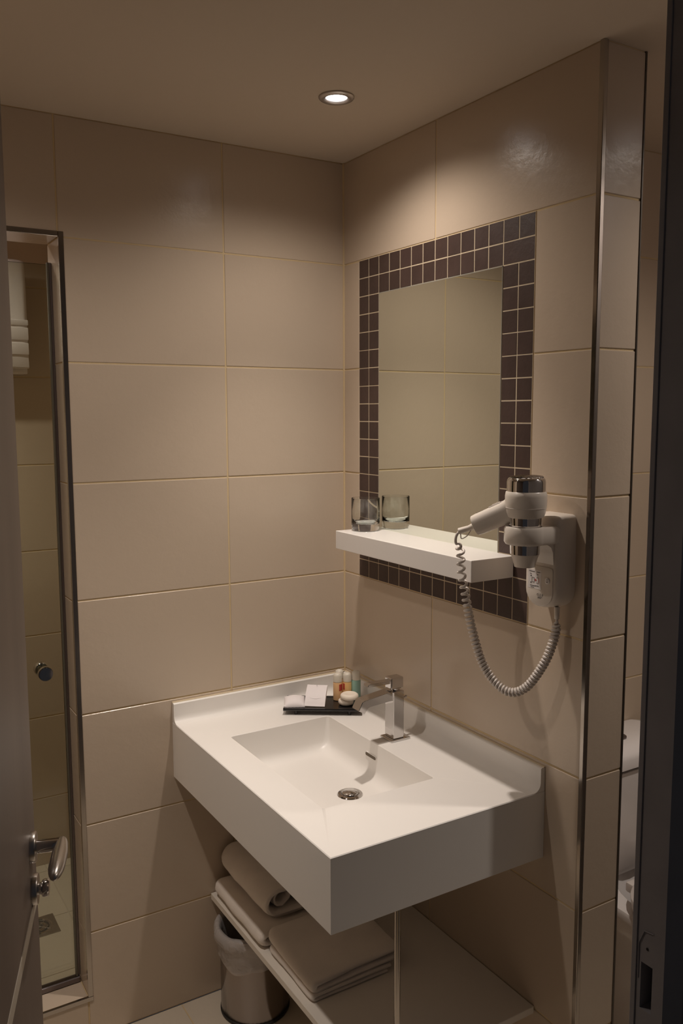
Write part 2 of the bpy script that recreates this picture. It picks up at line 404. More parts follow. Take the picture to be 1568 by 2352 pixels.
bm = lathe(bmesh.new(), [(.0022, -.0006), (.0018, .0006)], (JX, (hy0+hy1)/2, hz1+.022), 12, (-1, 0, 0)); obj('screw', bm, M_VOID, df)
obj('jamb', B((HX-.04, y0, 0), (HX, y1, DH+.04), .0025, 2), M_FRAME, df)
obj('head', B((HX, y0, DH), (JX, y1, DH+.04), .0025, 2), M_FRAME, df)

# ================================================================== room door
AZ = math.radians(18); DW = .80
dirv = Vector((math.sin(AZ), math.cos(AZ), 0)); latch = Vector((-1.058, -.70, 0)); hinge = latch-dirv*DW
dr = thing('door_1', 'dark brown open door at the left edge with lever handle', 'door', hinge, math.pi/2-AZ, kind='structure')
def L_(o): return o
leaf = obj('leaf', B((0, 0, .008), (DW, .04, 2.24), .0015, 1), M_DOOR, dr, local=True)
for z in (.838, 1.90, 1.37): 
    if z == .838: obj('inlay_strip', B((.0, -.0012, z), (DW-.002, .002, z+.024), .0004, 1), M_INLAY, dr, local=True)
hx = DW-.055
ZH = .958; ZL = .884
hd = obj('handle_rose', lathe(bmesh.new(), [(.0255, 0), (.0255, .007), (.024, .009), (.012, .0095), (.012, .009)], (hx, 0, ZH), 32, (0, -1, 0)), M_STEEL, dr, local=True, smooth=True)
bm = lathe(bmesh.new(), [(.0115, .008), (.0115, .045), (.011, .052), (.008, .056)], (hx, 0, ZH), 24, (0, -1, 0))
obj('lever_neck', bm, M_CHROME, hd, local=True, smooth=True)
# grip: flattened teardrop running back towards the hinges
bm = bmesh.new(); rings = []
for i in range(19):
    t = i/18; xx = hx+.012-t*.122
    e_ = math.sqrt(max(.03, 1-((t-.62)/.38)**2)) if t > .62 else 1.0
    e0 = math.sqrt(max(.10, 1-((.10-t)/.10)**2)) if t < .10 else 1.0
    w = (.0085+.0045*min(1, t/.35))*e_*e0; hgt = .0125*e_*e0
    rings.append([(xx, -.050+w*math.cos(a)+.004*t, ZH-.002*t+hgt*math.sin(a)) for a in [2*math.pi*k/24 for k in range(24)]])
loft(bm, rings); obj('lever_grip', bm, M_STEEL, hd, local=True, smooth=True, angle=70)
lk = obj('lock_rose', lathe(bmesh.new(), [(.0255, 0), (.0255, .007), (.024, .009), (.012, .0095)], (hx, 0, ZL), 32, (0, -1, 0)), M_STEEL, dr, local=True, smooth=True)
bm = lathe(bmesh.new(), [(.010, .008), (.010, .014), (.0135, .016), (.0145, .019), (.0145, .024), (.012, .0265), (.004, .027)], (hx, 0, ZL), 28, (0, -1, 0))
obj('thumb_turn', bm, M_CHROME, lk, local=True, smooth=True)

# ================================================================== shower door
GY = .083
sd = thing('shower_door', 'clear glass shower door with a round chrome knob', 'glass door', (SHX, GY, .12))
obj('pane', B((-1.50, GY-.004, .136), (SHX-.010, GY+.004, 2.045), .001, 1), M_PANE, sd)
obj('side_seal', B((SHX-.0125, GY-.006, .137), (SHX-.0075, GY+.006, 2.05), .001, 1), M_SEAL, sd)
obj('wall_channel', B((SHX-.0075, GY-.002, .137), (SHX-.0005, GY+.008, 2.05), .001, 1), M_RAIL, sd)
obj('bottom_rail', B((-1.53, GY-.010, .1208), (SHX-.002, GY+.010, .137), .002, 1), M_RAIL, sd)
kx, kz = -.872, 1.008
bm = lathe(bmesh.new(), [(.008, .003), (.008, .010), (.0165, .012), (.0185, .015), (.0185, .028), (.017, .031), (.002, .0315)], (kx, GY-.004, kz), 28, (0, -1, 0))
kb = obj('knob', bm, M_CHROME, sd, smooth=True)
bm = lathe(bmesh.new(), [(.008, .003), (.008, .010), (.0165, .012), (.0185, .015), (.0185, .028), (.017, .031), (.002, .0315)], (kx, GY+.004, kz), 28, (0, 1, 0))
obj('knob', bm, M_CHROME, sd, smooth=True)

# floor drain
dx, dy = -.833, .51
dn = thing('floor_drain', 'square steel drain grate in the shower floor', 'drain', (dx, dy, SF))
obj('plate', B((dx-.056, dy-.056, SF), (dx+.056, dy+.056, SF+.003), .001, 1), M_STEEL, dn)
for k, rr in enumerate((.040, .030, .020, .010)):
    bm = bmesh.new(); tube(bm, [(dx+rr*math.cos(t*math.pi/12), dy+rr*math.sin(t*math.pi/12), SF+.0032) for t in range(25)], .0026, 6, cap=False)
    obj('grate_ring', bm, M_CHROME if k % 2 == 0 else M_DARKTRIM, dn, smooth=True)
for a in (45, 135):
    c, s = math.cos(math.radians(a)), math.sin(math.radians(a))
    bm = tube(bmesh.new(), [(dx-c*.042, dy-s*.042, SF+.004), (dx+c*.042, dy+s*.042, SF+.004)], .0018, 6); obj('grate_bar', bm, M_STEEL, dn)

# towel hanging in the shower
tx1, tx0, ty = -.728, -1.06, .80
tw = thing('hanging_towel', 'white towel folded over a rail high in the shower', 'towel', ((tx0+tx1)/2, ty, 1.82))
path = [(ty, 1.822+i*.0425) for i in range(9)]
path = [(.808, 1.83), (.806, 1.9), (.805, 2.0), (.805, 2.1), (.806, 2.15)]+arc(.822, 2.15, .016, 180, 0, 8)+[(.838, 2.10), (.839, 2.0), (.838, 1.9), (.836, 1.812)]
bm = ribbon(path, .009, lambda u, v, s: (s, u, v), [tx0+(tx1-tx0)*i/24 for i in range(25)], wob=.0025, ws=14, endround=.35)
obj('terry_cloth', bm, M_TOWELW, tw, smooth=True, angle=80)
for z0, z1 in ((1.962, 1.980), (1.915, 1.955), (1.868, 1.906)):
    bm = bmesh.new(); box(bm, (tx0+.004, .7925, z0), (tx1+.003-(1.98-z0)*.01, .799, z1), .0025, 2)
    for v in bm.verts: v.co += Vector(noise.noise_vector(v.co*30))*.0015
    obj('woven_band', bm, M_TOWELW, tw, smooth=True)
rl = thing('towel_rail', 'steel rail under the hanging shower towel', 'rail', (-.9, .822, 2.14))
bm = tube(bmesh.new(), [(-1.25, .823, 2.146), (-.75, .823, 2.146)], .006, 12); obj('bar', bm, M_CHROME, rl, smooth=True)
for x in (-1.22, -.78):
    bm = tube(bmesh.new(), [(x, .823, 2.146), (x, SY, 2.146)], .005, 10); obj('bracket', bm, M_CHROME, rl, smooth=True)

# ================================================================== vanity basin
SX, SY0, ST, SBZ, SPL = -.555, -.85, .835, .678, .889
vn = thing('vanity_basin', 'white floating washbasin counter with sunken rectangular bowl', 'washbasin', (-.28, -.42, SBZ))
bx0, bx1, by0, by1 = -.465, -.166, -.667, -.181
bm = bmesh.new()
def ringv(pts, z): return [bm.verts.new((p[0], p[1], z)) for p in pts]
R0 = .010; n_ = 5
def basin_ring(ins, z, r, dz=None): return rrect(bx0+ins, bx1-ins, by0+ins, by1-ins, r, n_)
# bowl wall with a fillet into a gently dished floor
drain = Vector((-.266, -.456)); FZ = .742
prof = [(0, ST, .006), (.0015, ST-.0015, .007), (.003, ST-.02, .010), (.005, ST-.05, .014)]
fil = .028
for k in range(7):
    a = math.radians(90*k/6); prof.append((.007+fil*(1-math.cos(a)), FZ+.002+fil*(1-math.sin(a)), .016+.02*k/6))
bowl = [[Vector((p[0], p[1], z)) for p in basin_ring(i, z, r)] for i, z, r in prof]
last = bowl[-1]
for t in (.25, .5, .75, .9):
    bowl.append([Vector((p.x+(drain.x-p.x)*t, p.y+(drain.y-p.y)*t, p.z-.010*(1-(1-t)**2)*.8)) for p in last])
vr = [[bm.verts.new(p) for p in r] for r in bowl]
N = len(vr[0])
for i in range(len(vr)-1):
    for j in range(N):
        k = (j+1) % N; bm.faces.new((vr[i][j], vr[i+1][j], vr[i+1][k], vr[i][k]))
bm.faces.new(vr[-1])
# counter top around the bowl, outer shell
e = .0018
ox0, ox1, oy0, oy1 = SX, 0.0, SY0, 0.0
def outer(z, ins=0): return [bm.verts.new((x, y, z)) for x, y in ((ox1-ins*0, oy1), (ox0+ins, oy1), (ox0+ins, oy0+ins), (ox1, oy0+ins))]
top = outer(ST, e); mid = outer(ST-e, 0); bot = outer(SBZ+.001, 0); bt2 = outer(SBZ, .001)
for a, b in ((top, mid), (mid, bot), (bot, bt2)):
    for j in range(4): k = (j+1) % 4; bm.faces.new((a[j], a[k], b[k], b[j]))
bm.faces.new(bt2)
# bridge ring of the bowl rim to the four outer corners (rrect quadrants: +x+y, -x+y, -x-y, +x-y)
q = n_+1
for c in range(4):
    seg = vr[0][c*q:(c+1)*q]
    for j in range(n_): bm.faces.new((top[c], seg[j], seg[j+1]))
    nx = vr[0][((c+1)*q) % N]
    bm.faces.new((top[c], seg[-1], nx, top[(c+1) % 4]))
body = obj('basin_body', bm, M_STONE, vn, smooth=True, angle=35)
# upstands with a cove at the foot
cove = .020; tk = .012
pf = [(0, ST), (tk+cove, ST)]+[(tk+cove-cove*math.sin(math.radians(a)), ST+cove-cove*math.cos(math.radians(a))) for a in range(15, 91, 15)]+[(tk, SPL-.002), (tk-.002, SPL), (0, SPL)]
bm = prism(bmesh.new(), pf, lambda u, v: (-u, SY0+.0005, v), lambda u, v: (-u, 0, v)); obj('upstand', bm, M_STONE, vn, smooth=True, angle=30)
bm = prism(bmesh.new(), pf, lambda u, v: (SX+.0005, -u, v), lambda u, v: (-tk*.5, -u, v)); obj('upstand', bm, M_STONE, vn, smooth=True, angle=30)
M_SEALANT = mat('cream_sealant', (.72, .61, .44), .6)
obj('sealant_joint', B((SX, -.004, SPL), (0, .0, SPL+.0025)), M_SEALANT, vn); obj('sealant_joint', B((-.004, SY0, SPL), (.0, 0, SPL+.0025)), M_SEALANT, vn)
# overflow slot and drain
bm = prism(bmesh.new(), rrect(-.026, .026, -.0055, .0055, .0054, 6), lambda u, v: (bx1-.0060, -.405+u, .797+v), lambda u, v: (bx1-.0025, -.405+u, .797+v))
ov = obj('overflow_slot', bm, M_STONE, vn)
bm = prism(bmesh.new(), rrect(-.0235, .0235, -.0040, .0040, .0039, 6), lambda u, v: (bx1-.0066, -.405+u, .7965+v), lambda u, v: (bx1-.004, -.405+u, .7965+v)); obj('slot_shade', bm, mat('overflow_brown', (.09, .055, .02), .35), ov)  # solid plate: brown interior tone and the opening's shade put into its colour
dz = last[0].z-.0075
dr_ = obj('drain_ring', lathe(bmesh.new(), [(.016, -.004), (.0325, -.004), (.0325, .0005), (.030, .003), (.0235, .0035), (.022, .001), (.018, -.002)], (drain.x, drain.y, dz), 40), M_CHROME, vn, smooth=True)
obj('plug', lathe(bmesh.new(), [(.019, -.003), (.0205, .002), (.0205, .0055), (.018, .0075), (.001, .0085)], (drain.x, drain.y, dz), 36), M_CHROME, dr_, smooth=True)

# ================================================================== tap
tpx, tpy = -.099, -.4165
tp = thing('basin_tap', 'square chrome mixer tap on the white counter', 'tap', (tpx, tpy, ST))
obj('base_plate', B((tpx-.034, tpy-.0255, ST), (tpx+.026, tpy+.0255, ST+.0055), .0012, 2), M_CHROME, tp)
obj('body', B((tpx-.0235, tpy-.020, ST+.0055), (tpx+.0095, tpy+.020, .966), .002, 2), M_CHROME, tp)
sp = [(-.116, .966), (-.126, .9665), (-.206, .9575), (-.214, .955), (-.2255, .934), (-.207, .923), (-.199, .937), (-.192, .940), (-.132, .944), (-.121, .941)]
bm = prism(bmesh.new(), sp, lambda u, v: (u, tpy-.0165, v), lambda u, v: (u, tpy+.0165, v))
bmesh.ops.bevel(bm, geom=bm.edges[:], offset=.0012, segments=2, affect='EDGES'); obj('spout', bm, M_CHROME, tp)
obj('collar', lathe(bmesh.new(), [(.0135, .965), (.0135, .971)], (tpx-.007, tpy, 0), 28), M_CHROME, tp, smooth=True)
lv = obj('lever_block', B((tpx-.0275, tpy-.0150, .9705), (tpx+.0110, tpy+.0150, 1.0005), .003, 2), M_CHROME, tp)
bm = prism(bmesh.new(), [(-.125, .9935), (-.185, .9955), (-.1925, .9935), (-.1945, .9885), (-.1905, .9868), (-.125, .9855)], lambda u, v: (u, tpy-.0105, v), lambda u, v: (u, tpy+.0105, v))
bmesh.ops.bevel(bm, geom=bm.edges[:], offset=.001, segments=2, affect='EDGES'); obj('lever_blade', bm, M_CHROME, lv)
rod = obj('pop_up_rod', tube(bmesh.new(), [(tpx+.0165, tpy, ST+.005), (tpx+.0165, tpy, .926), (tpx+.0205, tpy, .938)], .0022, 10), M_CHROME, tp, smooth=True)
obj('rod_knob', tube(bmesh.new(), [(tpx+.0145, tpy, .937), (tpx+.0310, tpy, .941)], .0034, 12), M_CHROME, rod, smooth=True)

# ================================================================== tray with amenities
tdir = Vector((.832, -.555, 0)).normalized(); tnr = Vector((.555, .832, 0)).normalized(); t0 = Vector((-.273, -.1137, 0))
TA = math.atan2(tdir.y, tdir.x); TL, TD = .220, .112; TZ = ST+.0215
def TP(s, n, z=0): return t0+tdir*s+tnr*n+Vector((0, 0, z))
ty_ = thing('amenity_tray', 'black footed tray on the counter corner', 'tray', TP(TL/2, TD/2, ST), TA)
bm = bmesh.new()
pf = [(-TD/2, .0125), (-TD/2-.0015, .0165), (-TD/2, .0195), (-TD/2+.005, .0195), (-TD/2+.010, .0175), (TD/2-.010, .0175), (TD/2-.005, .0195), (TD/2, .0195), (TD/2+.0015, .0165), (TD/2, .0125)]
prism(bm, pf, lambda u, v: (-TL/2, u, v), lambda u, v: (TL/2, u, v)); obj('tray_plate', bm, M_BLACK, ty_, local=True)
for sx in (-1, 1):
    for sy in (-1, 1): obj('foot', lathe(bmesh.new(), [(.0045, 0), (.0055, .0125)], (sx*(TL/2-.035), sy*(TD/2-.010), 0), 14), M_BLACK, ty_, local=True, smooth=True)
TZ = ST+.0177
def bottle(name, s, n, gel, label, h=.080, mark=None, r=.0132):
    p = TP(s, n, TZ); b = thing(name, label, 'bottle', p, TA, 'toiletry bottles on the tray')
    hb = h-.026
    obj('bottle_body', lathe(bmesh.new(), [(r-.002, 0), (r, .002), (r, hb-.002), (r-.001, hb)], (0, 0, 0), 28), gel, b, local=True, smooth=True)
    obj('cap', lathe(bmesh.new(), [(r-.0012, hb), (r-.0002, hb+.001), (r-.0004, hb+.018), (r-.002, hb+.0225), (r-.006, hb+.0255), (.001, hb+.026)], (0, 0, 0), 28), M_CAP, b, local=True, smooth=True)
    if mark:
        bm = bmesh.new()
        prev = None
        for a in mark[1]:
            t = math.radians(a); c, s_ = math.cos(t)*(r+.0003), math.sin(t)*(r+.0003)
            cur = (bm.verts.new((c, s_, mark[2])), bm.verts.new((c, s_, mark[3])))
            if prev: bm.faces.new((prev[0], cur[0], cur[1], prev[1]))
            prev = cur
        obj('printed_mark', bm, mark[0], b, local=True)
bottle('toiletry_bottle', .149, .083, M_ORANGE, 'orange toiletry bottle in front with a red square mark', .080, (M_RED, range(-70, -9, 10), .030, .049))
bottle('toiletry_bottle', .176, .088, M_AMBER, 'amber toiletry bottle beside the green one', .080, (M_RED, range(-150, -119, 10), .032, .050), r=.0128)
bottle('toiletry_bottle', .153, .1045, M_ORANGE, 'toiletry bottle half hidden behind the orange one with red mark', .084, r=.0125)
bottle('toiletry_bottle', .2015, .093, M_GREEN, 'green toiletry bottle at the right end of the tray', .084, (mat('blue_print', (.05, .09, .22), .5), range(-150, -115, 10), .014, .022), r=.0132)
def soap(s, n, z, r, label):
    o = obj('soap_bar', lathe(bmesh.new(), [(r*.7, 0), (r*.93, .003), (r, .008), (r*.95, .0135), (r*.8, .0165), (r*.62, .0172), (r*.55, .0162), (.001, .016)], tuple(TP(s, n, TZ+z)), 32), M_SOAP, None, smooth=True, angle=70)
    tag(o, label, 'soap', 'round soaps on the tray')
soap(.174, .044, .0005, .022, 'round cream soap lying flat under another soap on the tray')
soap(.184, .040, .0175, .0262, 'round cream soap resting on top of another soap')
# paper sachet and pillow box
bm = bmesh.new(); gx, gy = 12, 9; grid = []
for i in range(gx+1):
    row = []
    for j in range(gy+1):
        u, v = i/gx, j/gy
        zz = .004+.014*(math.sin(math.pi*u)**.5)*(math.sin(math.pi*v)**.6)+.012*v
        xx = -.029+.058*u; yy = -.024+.050*v+(.0012 if (i % 2 and j == 0) else 0)
        row.append(bm.verts.new((xx, yy, zz)))
    grid.append(row)
low = [[bm.verts.new((v.co.x, v.co.y, .0005+.010*(j/gy)*.8)) for j, v in enumerate(r)] for r in grid]
for i in range(gx):
    for j in range(gy):
        bm.faces.new((grid[i][j], grid[i+1][j], grid[i+1][j+1], grid[i][j+1])); bm.faces.new((low[i][j], low[i][j+1], low[i+1][j+1], low[i+1][j]))
bd = [(i, 0) for i in range(gx)]+[(gx, j) for j in range(gy)]+[(gx-i, gy) for i in range(gx)]+[(0, gy-j) for j in range(gy)]
for k in range(len(bd)):
    a, b = bd[k], bd[(k+1) % len(bd)]; bm.faces.new((grid[a[0]][a[1]], low[a[0]][a[1]], low[b[0]][b[1]], grid[b[0]][b[1]]))
sc = thing('paper_sachet', 'small white paper sachet lying at the left of the tray', 'sachet', TP(.0285, .036, TZ), TA+.10)
obj('sachet_body', bm, M_PAPER, sc, local=True, smooth=True, angle=50)
bm = bmesh.new(); box(bm, (-.004, -.0135, .0125), (.012, -.0115, .0133)); obj('printed_line', bm, mat('grey_print', (.45, .42, .45), .6), sc, local=True)
pb = thing('pillow_box', 'white folded pillow box between sachet and orange bottle', 'box', TP(.089, .047, TZ), TA-.08)
bm = bmesh.new(); rings = []
for i in range(13):
    v = -1+2*i/12; y = -.030+.060*(i/12); zc = .0035+.042*(i/12)
    th = .009*math.cos(v*math.pi/2*.96)
    ring = []
    for k in range(13):
        u = -1+2*k/12; ring.append((.029*u, y-.010*(1-u*u)*(v if abs(v) > .99 else v*.0)*0-.002*(1-u*u)*v, zc+th*(1-.15*u*u)))
    for k in range(13):
        u = 1-2*k/12; ring.append((.029*u, y, max(.0004, zc-th*(1-.15*u*u))))
    rings.append(ring)
loft(bm, rings); obj('box_body', bm, M_PAPER, pb, local=True, smooth=True, angle=50)
bm = bmesh.new(); pts = arc(0, 0, .027, 200, 340, 12, .016)
prism(bm, pts, lambda u, v: (u, -.004+(v+.004)*.86, .0255+(v+.004)*.6), lambda u, v: (u, -.0052+(v+.004)*.86, .0275+(v+.004)*.6)); obj('folded_flap', bm, M_PAPER, pb, local=True)
bm = text_mesh(bmesh.new(), '^', .010, lambda x, y, z: (x, .018+y*.8, .0465+y*.56+z)); obj('printed_emblem', bm, mat('grey_print2', (.5, .46, .48), .6), pb, local=True)

# ================================================================== mirror and glass shelf
mr = thing('wall_mirror', 'rectangular mirror framed by brown mosaic tiles', 'mirror', (0, -.433, 1.35))
obj('mirror_glass', B((-.0012, -.6815, 1.302), (.0012, -.1865, 1.9985)), M_MIRROR, mr)
bm = bmesh.new()
for a, b in (((-.0013, -.1865, 1.302), (.0012, -.1852, 2.0)), ((-.0013, -.683, 1.302), (.0012, -.6815, 2.0)), ((-.0013, -.683, 1.9985), (.0012, -.1852, 2.0005))): box(bm, a, b)
obj('polished_edge', bm, M_MEDGE, mr)
S0, S1, SZ0, SZ1, SDP = -.156, -.737, 1.300, 1.350, -.125
sh = tag(obj('wall_shelf', B((SDP, S1, SZ0), (-.0014, S0, SZ1), .0015, 2), M_SHELFW), 'thick glossy white shelf below the mirror', 'shelf')
# tumbler
gx_, gy_ = -.052, -.196
bm = bmesh.new(); RG = .0395
pro = [(.001, 0.0005), (RG-.007, 0.0005), (RG-.003, .002), (RG-.001, .007), (RG, .02), (RG, .0895), (RG-.0004, .0905), (RG-.0010, .0905), (RG-.0013, .0895), (RG-.0015, .055), (RG-.002, .034), (RG-.0045, .0225), (RG-.009, .0195), (.02, .019), (.001, .0185)]
lathe(bm, pro, (gx_, gy_, SZ1), 48); tb = obj('tumbler', bm, M_GLASS, None, smooth=True, angle=60)
tag(tb, 'clear thick-based drinking glass on the white shelf', 'glass')

# ================================================================== hair dryer
HY, HXa = -.8765, -.100
hdw = thing('hair_dryer_holder', 'ivory wall holder of the hair dryer right of the mirror', 'holder', (0, HY, 1.26))
# back body: rounded bottom, rectangular top, tapered front
def body_ring(x, ins):
    w0, w1, zb, zt = HY-.0455+ins, HY+.0455-ins, 1.262+ins, 1.462-ins*.8
    rb_ = .0405-ins*.6; pts = []
    for k in range(13):
        a = math.radians(180+180*k/12); pts.append((x, (w0+w1)/2+(w1-w0)/2*math.cos(a), zb+rb_+rb_*1.0*math.sin(a)))
    rt = .012
    for cy_, a0 in ((w1-rt, 0), (w0+rt, 90)):
        for k in range(5):
            a = math.radians(a0+90*k/4); pts.append((x, cy_+rt*math.cos(a), zt-rt+rt*math.sin(a)))
    return pts
bm = loft(bmesh.new(), [body_ring(0.0, 0), body_ring(-.030, 0.0005), body_ring(-.046, .002), body_ring(-.051, .005), body_ring(-.053, .009)])
hb = obj('holder_body', bm, M_PLASTIC, hdw, smooth=True, angle=50)
# front plate
def plate_ring(x, ins):
    w0, w1, zb, zt = HY-.036+ins, HY+.0425-ins, 1.2655+ins, 1.352-ins; rr = min(.038, (w1-w0)/2); pts = []
    for k in range(13):
        a = math.radians(180+180*k/12); pts.append((x, (w0+w1)/2+(w1-w0)/2*math.cos(a), zb+rr*.9+rr*.9*math.sin(a)))
    for cy_, a0 in ((w1-.006, 0), (w0+.006, 90)):
        for k in range(4):
            a = math.radians(a0+30*k); pts.append((x, cy_+.006*math.cos(a), zt-.006+.006*math.sin(a)))
    return pts
obj('front_plate', loft(bmesh.new(), [plate_ring(-.050, 0), plate_ring(-.0545, .0005), plate_ring(-.0555, .0025)]), M_PLASTIC, hb, smooth=True, angle=50)
# holder ring on an arm
bm = bmesh.new(); ri, ro = .034, .0435
pts = [(HXa+ro*math.cos(math.radians(a)), HY+ro*math.sin(math.radians(a))) for a in range(70, 291, 10)]
pts = [(-.046, HY+ro)]+pts+[(-.046, HY-ro)]
inner = [(HXa+ri*math.cos(t*math.pi/14), HY+ri*math.sin(t*math.pi/14)) for t in range(28)]
def rg(z, k): return [bm.verts.new((HXa+(p[0]-HXa)*k if p[0] < -.05 else p[0], HY+(p[1]-HY)*k, z)) for p in pts]
zr0, zr1 = 1.404, 1.4405
outs = [rg(zr0, .93), rg(zr0+.005, 1.0), rg(zr1-.005, 1.0), rg(zr1, .94)]
for a, b in zip(outs, outs[1:]):
    for j in range(len(pts)): k = (j+1) % len(pts); bm.faces.new((a[j], a[k], b[k], b[j]))
def bridge(z, ovs):
    iv = [bm.verts.new((p[0], p[1], z)) for p in inner]
    es = [bm.edges.get((ovs[j], ovs[(j+1) % len(ovs)])) or bm.edges.new((ovs[j], ovs[(j+1) % len(ovs)])) for j in range(len(ovs))]
    es += [bm.edges.new((iv[j], iv[(j+1) % len(iv)])) for j in range(len(iv))]
    bmesh.ops.triangle_fill(bm, edges=es, use_beauty=True)
    return iv
i1 = bridge(zr1, outs[-1]); i0 = bridge(zr0, outs[0])
for j in range(28): k = (j+1) % 28; bm.faces.new((i0[j], i0[k], i1[k], i1[j]))
obj('holder_ring', bm, M_PLASTIC, hdw, smooth=True, angle=40)
# web between the ring and the body
pw = [(-.048, 1.405), (-.075, 1.405), (-.062, 1.397), (-.056, 1.385), (-.0535, 1.36), (-.048, 1.355)]
obj('arm_web', prism(bmesh.new(), pw, lambda u, v: (u, HY-.036, v), lambda u, v: (u, HY+.036, v)), M_PLASTIC, hdw, smooth=True, angle=50)
# label, logo, switch
xs_ = -.0558
bm = bmesh.new(); box(bm, (xs_, HY-.004, 1.302), (xs_+.0005, HY+.035, 1.343)); stk = obj('warning_label', bm, M_STICKER, hb)
bm = bmesh.new()
for (y, z, w, h) in ((.0235, 1.3385, .016, .0012), (.004, 1.3385, .010, .0012), (.027, 1.333, .005, .0012), (.007, 1.333, .004, .0012), (.020, 1.308, .017, .0012), (.008, 1.3085, .010, .0012), (.022, 1.3045, .010, .0010)):
    box(bm, (xs_-.0003, HY+y-w/2, z-h/2), (xs_, HY+y+w/2, z+h/2))
for y, z in ((.026, 1.3285), (.026, 1.314)): lathe(bm, [(.0017, 0), (.0017, .0003)], (xs_, HY+y, z), 12, (-1, 0, 0))
for a, b in (((.0235, 1.316), (.0235, 1.3255)), ((.0235, 1.3255), (.0165, 1.3255)), ((.0165, 1.3255), (.0165, 1.316)), ((.0165, 1.316), (.0235, 1.316)), ((.010, 1.3265), (.004, 1.3265)), ((.010, 1.315), (.004, 1.315))):
    tube(bm, [(xs_-.0002, HY+a[0], a[1]), (xs_-.0002, HY+b[0], b[1])], .0004, 4)
obj('label_print', bm, M_PRINT, stk)
bm = bmesh.new()
for y, z, w, h in ((.0125, 1.3208, .006, .0016), (.0125, 1.3208, .0016, .006), (.004, 1.3208, .0008, .010)): box(bm, (xs_-.0003, HY+y-w/2, z-h/2), (xs_, HY+y+w/2, z+h/2))
obj('red_mark', bm, M_RED, stk)
bm = text_mesh(bmesh.new(), 'O.D.F', .0075, lambda x, y, z: (xs_+.0002-z, HY-.001-x, 1.2905+y))
for y, z, w in ((-.001, 1.2860, .013), (.001, 1.2837, .010)): box(bm, (xs_-.0002, HY+y-w/2, z-.0004), (xs_+.0002, HY+y+w/2, z+.0004))
obj('logo_print', bm, M_PRINT, hb)
bm = lathe(bmesh.new(), [(.0068, 0), (.0068, .0012), (.006, .0018), (.001, .0018)], (-.0555, HY-.022, 1.324), 24, (-1, 0, 0)); swt = obj('round_switch', bm, M_STICKER, hb, smooth=True)
bm = text_mesh(bmesh.new(), 'I', .004, lambda x, y, z: (-.0574-z, HY-.022-x, 1.3268+y)); text_mesh(bm, 'O', .004, lambda x, y, z: (-.0574-z, HY-.022-x, 1.3215+y)); obj('switch_print', bm, M_PRINT, swt)
obj('cord_sleeve', lathe(bmesh.new(), [(.0052, 1.240), (.0060, 1.266)], (-.026, HY-.022, 0), 16), M_PLASTIC, hdw, smooth=True)
# the dryer itself
hdy = thing('hair_dryer', 'ivory hair dryer with chrome cap resting in its wall holder', 'hair dryer', (HXa, HY, 1.36))
ax = (HXa, HY, 0)
obj('head_shell', lathe(bmesh.new(), [(.0335, 1.4585), (.0365, 1.4600), (.0400, 1.4690), (.0425, 1.487), (.0428, 1.503), (.0415, 1.511), (.0395, 1.513)], ax, 40), M_PLASTIC, hdy, smooth=True)
bm = bmesh.new(); tube(bm, [(HXa+.0415*math.cos(t*math.pi/20), HY+.0415*math.sin(t*math.pi/20), 1.4795) for t in range(41)], .0006, 5, cap=False); obj('seam_line', bm, M_CORD, hdy)
cp = obj('chrome_cap', lathe(bmesh.new(), [(.0395, 1.511), (.0395, 1.532), (.0385, 1.537), (.036, 1.5405), (.030, 1.5425), (.001, 1.5445)], ax, 40), M_CHROME, hdy, smooth=True)
for i in range(-4, 5):
    w = math.sqrt(max(0, .034**2-(i*.0075)**2))
    if w < .006: continue
    bm = tube(bmesh.new(), [(HXa+i*.0075, HY+w*t, 1.5452-.0035*(t*t)*(w/.034)**2-.0022*(i/4.5)**2) for t in (-1, -.5, 0, .5, 1)], .0011, 6); obj('grille_rib', bm, M_CHROME, cp, smooth=True)
obj('chrome_collar', lathe(bmesh.new(), [(.0305, 1.425), (.0318, 1.4325), (.0330, 1.460)], ax, 36), M_CHROME, hdy, smooth=True)
obj('lower_barrel', lathe(bmesh.new(), [(.0300, 1.383), (.0312, 1.41), (.0305, 1.426)], ax, 36), M_CHROME, hdy, smooth=True)
obj('nozzle', lathe(bmesh.new(), [(.0205, 1.357), (.0212, 1.356), (.0225, 1.362), (.0262, 1.374), (.0295, 1.3835)], ax, 36), M_PLASTIC, hdy, smooth=True)
# handle
h0 = Vector((HXa, HY, 1.480))+Vector((-.010, .020, -.004)); h1 = Vector((-.156, -.779, 1.4335)); hv = (h1-h0).normalized()
ha = hv.cross(Vector((0, 0, 1))).normalized(); hb_ = ha.cross(hv).normalized()
bm = bmesh.new(); rings = []; NL = 16
def hsec(t):
    w = .0215+.0015*t; h = .0240-.0015*t+(.007*(1-t/.25)**2 if t < .25 else 0)
    if t > .92: k = math.sqrt(max(.12, 1-((t-.92)/.08)**2)); w *= k; h *= k
    return w, h
for i in range(NL+1):
    t = i/NL; w, h = hsec(t); c = h0+(h1-h0)*t
    rings.append([c+ha*w*math.copysign(abs(math.cos(a))**.75, math.cos(a))+hb_*h*math.copysign(abs(math.sin(a))**.75, math.sin(a)) for a in [2*math.pi*k/24 for k in range(24)]])
loft(bm, rings); hdl = obj('handle', bm, M_PLASTIC, hdy, smooth=True, angle=60)
def HP(t, a, up): w, h = hsec(t); return h0+(h1-h0)*t+ha*a+hb_*(h+up)
bm = bmesh.new()
c = HP(.34, 0, .0); 
mat_h = Matrix((hv, ha, hb_)).transposed().to_4x4(); mat_h.translation = c
b2 = B((-.016, -.0095, -.002), (.016, .0095, .0012), .001, 1); b2.transform(mat_h); obj('switch_bed', b2, M_CORD, hdl)
